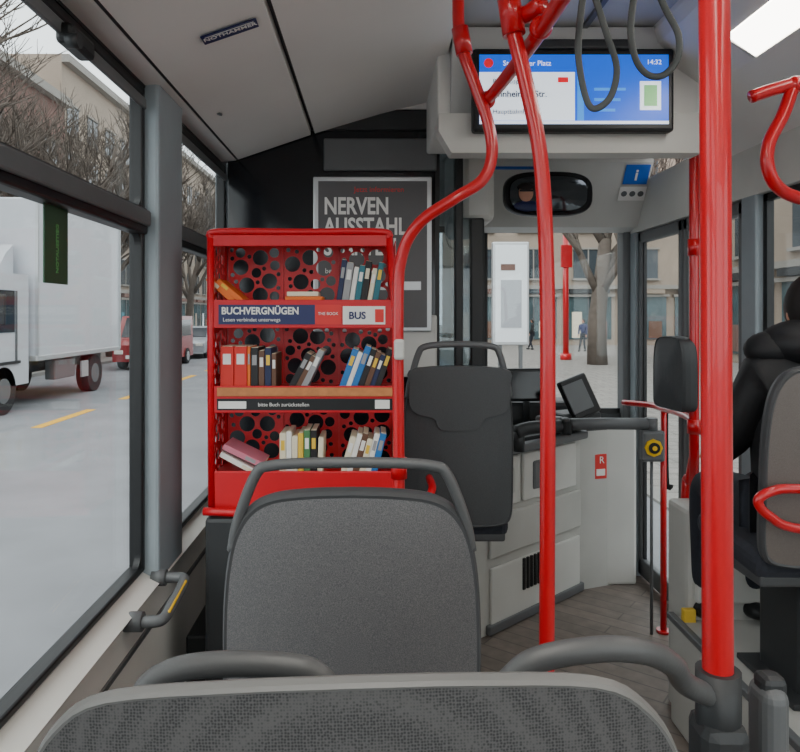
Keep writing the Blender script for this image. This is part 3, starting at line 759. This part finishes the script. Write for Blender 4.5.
h.sph((px-.0, py-.02, 1.405), .125, 'jacket', (1.15, 1.0, .66)); h.sph((px-.09, py-.0, 1.385), .08, 'jacket', (1.2, 1.1, .8)); h.done(parent=P)
for s_ in (-1, 1):
    h = B('shoe'); h.sph((px-.01+s_*.10, py+.50, .325), .055, 'black', (.85, 2.0, .75)); h.done(parent=P)
head(P, (px+.045, py+.01, 1.51), 0)
hand(P, (px-.15, py+.27, .98), (.4, .9, -.1), (0, 0, 1), -1); hand(P, (px+.12, py+.27, .98), (-.4, .9, -.1), (0, 0, 1), 1)

def pedestrian(qx, qy, coat, rz):
    Q = bpy.data.objects.new('pedestrian', None); sc.collection.objects.link(Q)
    V = [(0, 0, .95), (0, 0, 1.15), (0, 0, 1.35), (0, .01, 1.5), (-.19, 0, 1.42), (-.25, .03, 1.15), (-.24, .15, .92), (.19, 0, 1.42), (.25, -.03, 1.15), (.24, .08, .92)]
    skinbody('coat', V, [(0, 1), (1, 2), (2, 3), (2, 4), (4, 5), (5, 6), (2, 7), (7, 8), (8, 9)], [(.17, .12), (.15, .11), (.18, .12), .06, .07, .055, .04, .07, .055, .04], coat, Q)
    V = [(0, 0, .95), (-.09, 0, .9), (-.11, .12, .5), (-.11, -.02, .1), (.09, 0, .9), (.11, .08, .5), (.11, .25, .1)]
    skinbody('trousers', V, [(0, 1), (1, 2), (2, 3), (0, 4), (4, 5), (5, 6)], [.12, .09, .065, .05, .09, .065, .05], 'jeans', Q)
    head(Q, (0, 0, 1.65), 0)
    for s_, dy in ((-1, -.0), (1, .27)):
        h = B('shoe'); h.sph((s_*.11, dy, .05), .05, 'black', (.9, 2.2, .9)); h.done(parent=Q)
    hand(Q, (-.24, .15, .92), (0, .2, -1), (1, 0, 0), 1); hand(Q, (.24, .08, .92), (0, .2, -1), (-1, 0, 0), 1)
    Q.location = (qx, qy, GR+.02); Q.rotation_euler = (0, 0, rz)
pedestrian(11.3, 38, 'navy', 2.4); pedestrian(9.0, 40, 'jacket', 1.2)

# ------------------------------------------------------------------ outside
b = B('street_ground')
b.bb(-11, 3.0, -25, 140, GR-.3, GR, 'asphalt'); b.done()
b = B('sidewalk_left'); b.bb(-17.3, -11.2, -25, 140, GR-.3, GR+.10, 'paving'); b.bb(-11.2, -11, -25, 140, GR-.3, GR+.11, 'kerb'); b.done()
b = B('plaza_ground'); b.bb(3.2, 60, -25, 140, GR-.3, GR+.02, 'paving'); b.bb(3.0, 3.2, -25, 140, GR-.3, GR+.03, 'kerb'); b.done()
b = B('lane_markings')
for i in range(24): b.bb(-6.10, -5.90, -8.6+i*4.2, -6.2+i*4.2, GR, GR+.006, 'lane')
b.done()

def facade(name, axis, pos, a0, a1, h, m, bay=3.2, shop=True, wm='winglass', thick=6, inward=1):
    b = B(name)
    def bx(u0, u1, z0, z1, d, m_, bev=0):
        p0 = pos-inward*d
        p1 = pos
        if axis == 'x': b.bb(min(p0, p1), max(p0, p1), u0, u1, z0, z1, m_, bev)
        else: b.bb(u0, u1, min(p0, p1), max(p0, p1), z0, z1, m_, bev)
    if axis == 'x': b.bb(pos, pos+inward*thick, a0, a1, GR-.3, h, m)
    else: b.bb(a0, a1, pos, pos+inward*thick, GR-.3, h, m)
    n = int((a1-a0)/bay)
    for i in range(n):
        u = a0+i*bay+bay*.5
        z = GR
        if shop:
            bx(u-bay*.42, u+bay*.42, z+.4, z+3.2, .08, 'shop'); bx(u-bay*.46, u+bay*.46, z+3.2, z+3.35, .3, 'pale'); bx(u-.04, u+.04, z+.4, z+3.2, .14, 'mid')
            bx(u-bay*.3, u-bay*.12, z+.5, z+2.2, .1, random.choice(['lightbox', 'beige', 'bk_teal', 'bk_cream'])); bx(u+bay*.1, u+bay*.34, z+.5, z+1.6, .1, random.choice(['brick', 'dark', 'bk_cream', 'bk_brown']))
            bx(u-bay*.36, u+bay*.36, z+3.4, z+3.68, .4, random.choice(['dark', 'brick', 'winglass', 'beige']))
        zz = z+4.4
        while zz+2 < h:
            bx(u-bay*.27, u+bay*.27, zz, zz+1.9, .05, wm); bx(u-bay*.30, u+bay*.30, zz-.12, zz, .2, 'pale'); bx(u-bay*.30, u+bay*.30, zz+1.9, zz+2.02, .14, 'pale'); bx(u-.04, u+.04, zz, zz+1.9, .1, 'pale')
            zz += 3.1
    bx(a0, a1, GR+3.7, GR+3.95, .35, 'pale'); bx(a0, a1, h-.5, h, .5, 'pale')
    b.done()
facade('apartment_building', 'x', -19.5, 2, 44, 15, 'brick', inward=-1)
facade('apartment_building', 'x', -19.8, 44.2, 90, 18, 'beige', inward=-1)
facade('shop_building', 'x', 15.0, -6, 33, 12, 'beige', 4.0, inward=1)
facade('shop_building', 'y', 46, 5, 40, 15, 'beige', 3.6, inward=1)
facade('apartment_building', 'y', 95, -20, 1.5, 16, 'beige', 3.4, inward=1)

def tree_mesh(seed, H=9, r0=.2):
    rnd = random.Random(seed); b = B('bare_tree')
    KS = (7, 4, 4, 3, 3)
    def br(p, d, L, r, lvl):
        pts = [p]; q = Vector(p); dd = Vector(d)
        for i in range(3):
            dd = (dd+Vector((rnd.uniform(-.16, .16), rnd.uniform(-.16, .16), .06))).normalized(); q = q+dd*L/3; pts.append(q.copy())
        b.tube(pts, [r, r*.6], 'bark', smooth=False, seg=8 if lvl == 0 else (4 if lvl < 4 else 3))
        if lvl < 5:
            for k in range(KS[lvl]):
                t = rnd.uniform(.45, 1.0); i = min(int(t*3), 2); s0 = pts[i].lerp(pts[i+1], t*3-i)
                a = rnd.uniform(0, 6.28); sp = rnd.uniform(.5, 1.0)
                nd = (dd+Vector((math.cos(a)*sp, math.sin(a)*sp, rnd.uniform(0, .35)))).normalized()
                br(s0, nd, L*rnd.uniform(.55, .75), max(r*.48, .012), lvl+1)
    br(Vector((0, 0, 0)), (0, 0, 1), H*.42, r0, 0)
    return b
t0 = tree_mesh(3, 11, .24).done(loc=(-12.0, 20, GR+.1))
t1 = tree_mesh(8, 12, .26).done(loc=(-12.0, 26, GR+.1))
for i, (x, y_, s_, r) in enumerate(((-12.0, 32, 1.1, 1), (-12.0, 38, 1.0, 2), (-12.0, 45, 1.1, 3), (-12.0, 54, 1.1, 4), (-12.0, 15, 1.1, 5), (-12.0, 10, 1.0, 2.2), (-14.5, 22, 1.1, .7), (-14.5, 35, 1.1, 2.9), (-13.4, 29, 1.15, 4.4), (-13.4, 17, 1.1, 1.7))):
    o = bpy.data.objects.new('bare_tree', (t0 if i % 2 else t1).data); o.location = (x, y_, GR+.1); o.scale = (s_,)*3; o.rotation_euler = (0, 0, r); sc.collection.objects.link(o)
tree_mesh(11, 12, .42).done(loc=(8.9, 28, GR+.02))

# truck (faces the camera side), centre lane X -7.3 .. -9.7
b = B('box_truck')
x1, x0 = -7.3, -9.7
b.bb(x0, x1, 15.1, 20.0, GR+1.05, 4.05, 'truckw', .04); b.bb(x0-.02, x1+.02, 15.08, 20.02, GR+1.0, GR+1.12, 'alu', .02)
for y_ in (15.1, 19.95): b.bb(x1-.03, x1+.03, y_, y_+.06, GR+1.05, 4.05, 'alu')
b.prism([(x0+.1, 13.2, GR+.55), (x0+.1, 13.15, GR+1.5), (x0+.1, 13.45, GR+2.65), (x0+.1, 13.8, GR+2.85), (x0+.1, 14.95, GR+2.85), (x0+.1, 14.95, GR+.55)], (2.2, 0, 0), 'truckw')
b.prism([(x0+.4, 14.2, GR+2.85), (x0+.4, 14.6, GR+3.3), (x0+.4, 14.9, GR+3.5), (x0+.4, 14.9, GR+2.85)], (1.6, 0, 0), 'truckw')
b.prism([(x1-.095, 13.42, GR+1.65), (x1-.095, 13.62, GR+2.5), (x1-.095, 14.35, GR+2.5), (x1-.095, 14.35, GR+1.65)], (.012, 0, 0), 'carglass')
b.prism([(x0+.2, 13.20, GR+1.65), (x0+.2, 13.42, GR+2.5), (x1-.3, 13.42, GR+2.5), (x1-.3, 13.20, GR+1.65)], (0, -.03, 0), 'carglass')
b.bb(x0+.12, x1-.08, 13.05, 13.25, GR+.4, GR+.85, 'mid', .04); b.bb(x1-.5, x1-.15, 13.1, 13.16, GR+.95, GR+1.15, 'headl', .02)
b.bb(x0+.5, x1-.5, 14.9, 19.9, GR+.7, GR+1.0, 'dark'); b.bb(x1-.35, x1-.1, 16.2, 17.3, GR+.5, GR+.95, 'mid', .03)
for x in (x0+.05, x1-.05): b.bb(x-.02, x+.02, 17.5, 17.9, GR+.45, GR+.85, 'alu')
b.bb(x1-.02, x1+.25, 13.32, 13.4, GR+1.8, GR+2.4, 'black', .03); b.bb(x1-.1, x1-.07, 14.4, 14.44, GR+1.0, GR+2.5, 'mid')
for y_ in (13.95, 18.5):
    for x in (x1-.4, x0+.1): b.cyl((x, y_, GR+.48), (x+.3, y_, GR+.48), .48, 'tyre', 28); b.cyl((x-.01, y_, GR+.48), (x+.31, y_, GR+.48), .25, 'mid', 20)
for y_ in (13.95, 18.5): b.bb(x1-.42, x1-.06, y_-.6, y_+.6, GR+1.0, GR+1.06, 'black')
b.done()

def car(x, y, m, van=False):
    b = B('van' if van else 'car'); h = 1.95 if van else 1.45
    if van: pr = [(-2.3, .3), (-2.35, .9), (-1.9, 1.1), (-1.3, h), (2.2, h), (2.3, 1.0), (2.3, .3)]
    else: pr = [(-2.2, .28), (-2.25, .7), (-1.3, .92), (-.6, h), (1.0, h), (1.9, .98), (2.2, .9), (2.2, .28)]
    b.prism([(-.85, yy, zz) for yy, zz in pr], (1.7, 0, 0), m)
    g = [(-1.15, .98), (-.55, h-.1), (.95, h-.1), (1.6, .98)] if not van else [(-1.55, 1.15), (-1.2, h-.15), (1.9, h-.15), (1.95, 1.15)]
    b.prism([(-.86, yy, zz) for yy, zz in g], (1.72, 0, 0), 'carglass')
    f = pr[2], pr[3]
    b.prism([(-.7, f[0][0]+.08-.02, f[0][1]+.06), (.7, f[0][0]+.08-.02, f[0][1]+.06), (.65, f[1][0]-.06-.02, f[1][1]-.08), (-.65, f[1][0]-.06-.02, f[1][1]-.08)], (0, -.02, .02), 'carglass')
    for s_ in (-1, 1):
        b.bb(s_*.62-.16, s_*.62+.16, pr[1][0]-.02, pr[1][0]+.1, .58, .72, 'headl', .02); b.box((s_*.95, -.75, .98), (.18, .1, .12), m, .02)
        b.bb(s_*.865-.005, s_*.865+.005, .1, .13, .4, h-.1, 'black')
        for yy in (-1.4, 1.35): b.cyl((s_*.9-s_*.22, yy, .32), (s_*.9, yy, .32), .32, 'tyre', 24); b.cyl((s_*.9-.01, yy, .32), (s_*.91, yy, .32), .19, 'alu', 16)
    b.bb(-.35, .35, pr[1][0]-.03, pr[1][0]+.05, .42, .54, 'paper')
    b.done(loc=(x, y, GR+.007))
car(-8.6, 27.5, 'carred', True); car(-8.6, 34, 'carsil'); car(-7.6, 26.9-4.2+10, 'cardark') if False else None
car(-4.4, 33, 'cardark'); car(-8.6, 41, 'cardark'); car(-8.6, 50, 'carsil'); car(-4.3, 52, 'carsil')

# street furniture
b = B('advertising_column_sign')
b.bb(3.7, 4.85, 22, 22.25, .55, 3.8, 'alu', .03); b.bb(3.78, 4.77, 21.98, 22.0, .65, 3.7, 'lightbox'); b.bb(3.9, 4.0, 22.05, 22.2, GR, .6, 'mid'); b.bb(4.55, 4.65, 22.05, 22.2, GR, .6, 'mid')
b.bb(3.95, 4.6, 21.965, 21.98, 1.1, 2.6, 'carsil'); b.bb(3.95, 4.4, 21.965, 21.98, 2.9, 3.1, 'brick'); b.done()
b = B('street_sign_pole')
b.cyl((8.45, 31, GR), (8.45, 31, 5.2), .13, 'red'); b.cyl((8.45, 31, GR), (8.45, 31, GR+.3), .25, 'red'); b.bb(8.2, 8.7, 30.85, 30.95, 3.6, 4.6, 'red', .02); b.sph((8.45, 31, 5.2), .16, 'red'); b.done()

# ------------------------------------------------------------------ light
w = bpy.data.worlds.new('World'); sc.world = w; w.use_nodes = True
nt = w.node_tree; bg = nt.nodes['Background']
tc = nt.nodes.new('ShaderNodeTexCoord'); sp = nt.nodes.new('ShaderNodeSeparateXYZ'); rp = nt.nodes.new('ShaderNodeValToRGB')
rp.color_ramp.elements[0].position = .0; rp.color_ramp.elements[0].color = (.86, .89, .94, 1)
rp.color_ramp.elements[1].position = .6; rp.color_ramp.elements[1].color = (.95, .97, 1.0, 1)
nt.links.new(tc.outputs['Generated'], sp.inputs[0]); nt.links.new(sp.outputs['Z'], rp.inputs[0]); nt.links.new(rp.outputs[0], bg.inputs[0])
bg.inputs[1].default_value = 3.1
sl = bpy.data.lights.new('overcast_sun', 'SUN'); sl.energy = 1.2; sl.angle = math.radians(40); sl.color = (1, .97, .93)
so = bpy.data.objects.new('overcast_sun', sl); so.rotation_euler = (math.radians(35), math.radians(-25), 0); so.location = (0, 0, 20); sc.collection.objects.link(so)

# ------------------------------------------------------------------ camera
cd = bpy.data.cameras.new('camera'); cam = bpy.data.objects.new('camera', cd); sc.collection.objects.link(cam)
cam.location = (0, 0, 1.5); cam.rotation_euler = (math.pi/2, 0, 0)
cd.sensor_width = 36; cd.lens = 31.5; cd.shift_x = 25/800; cd.shift_y = -61/800; cd.clip_start = .02; cd.clip_end = 500
sc.camera = cam
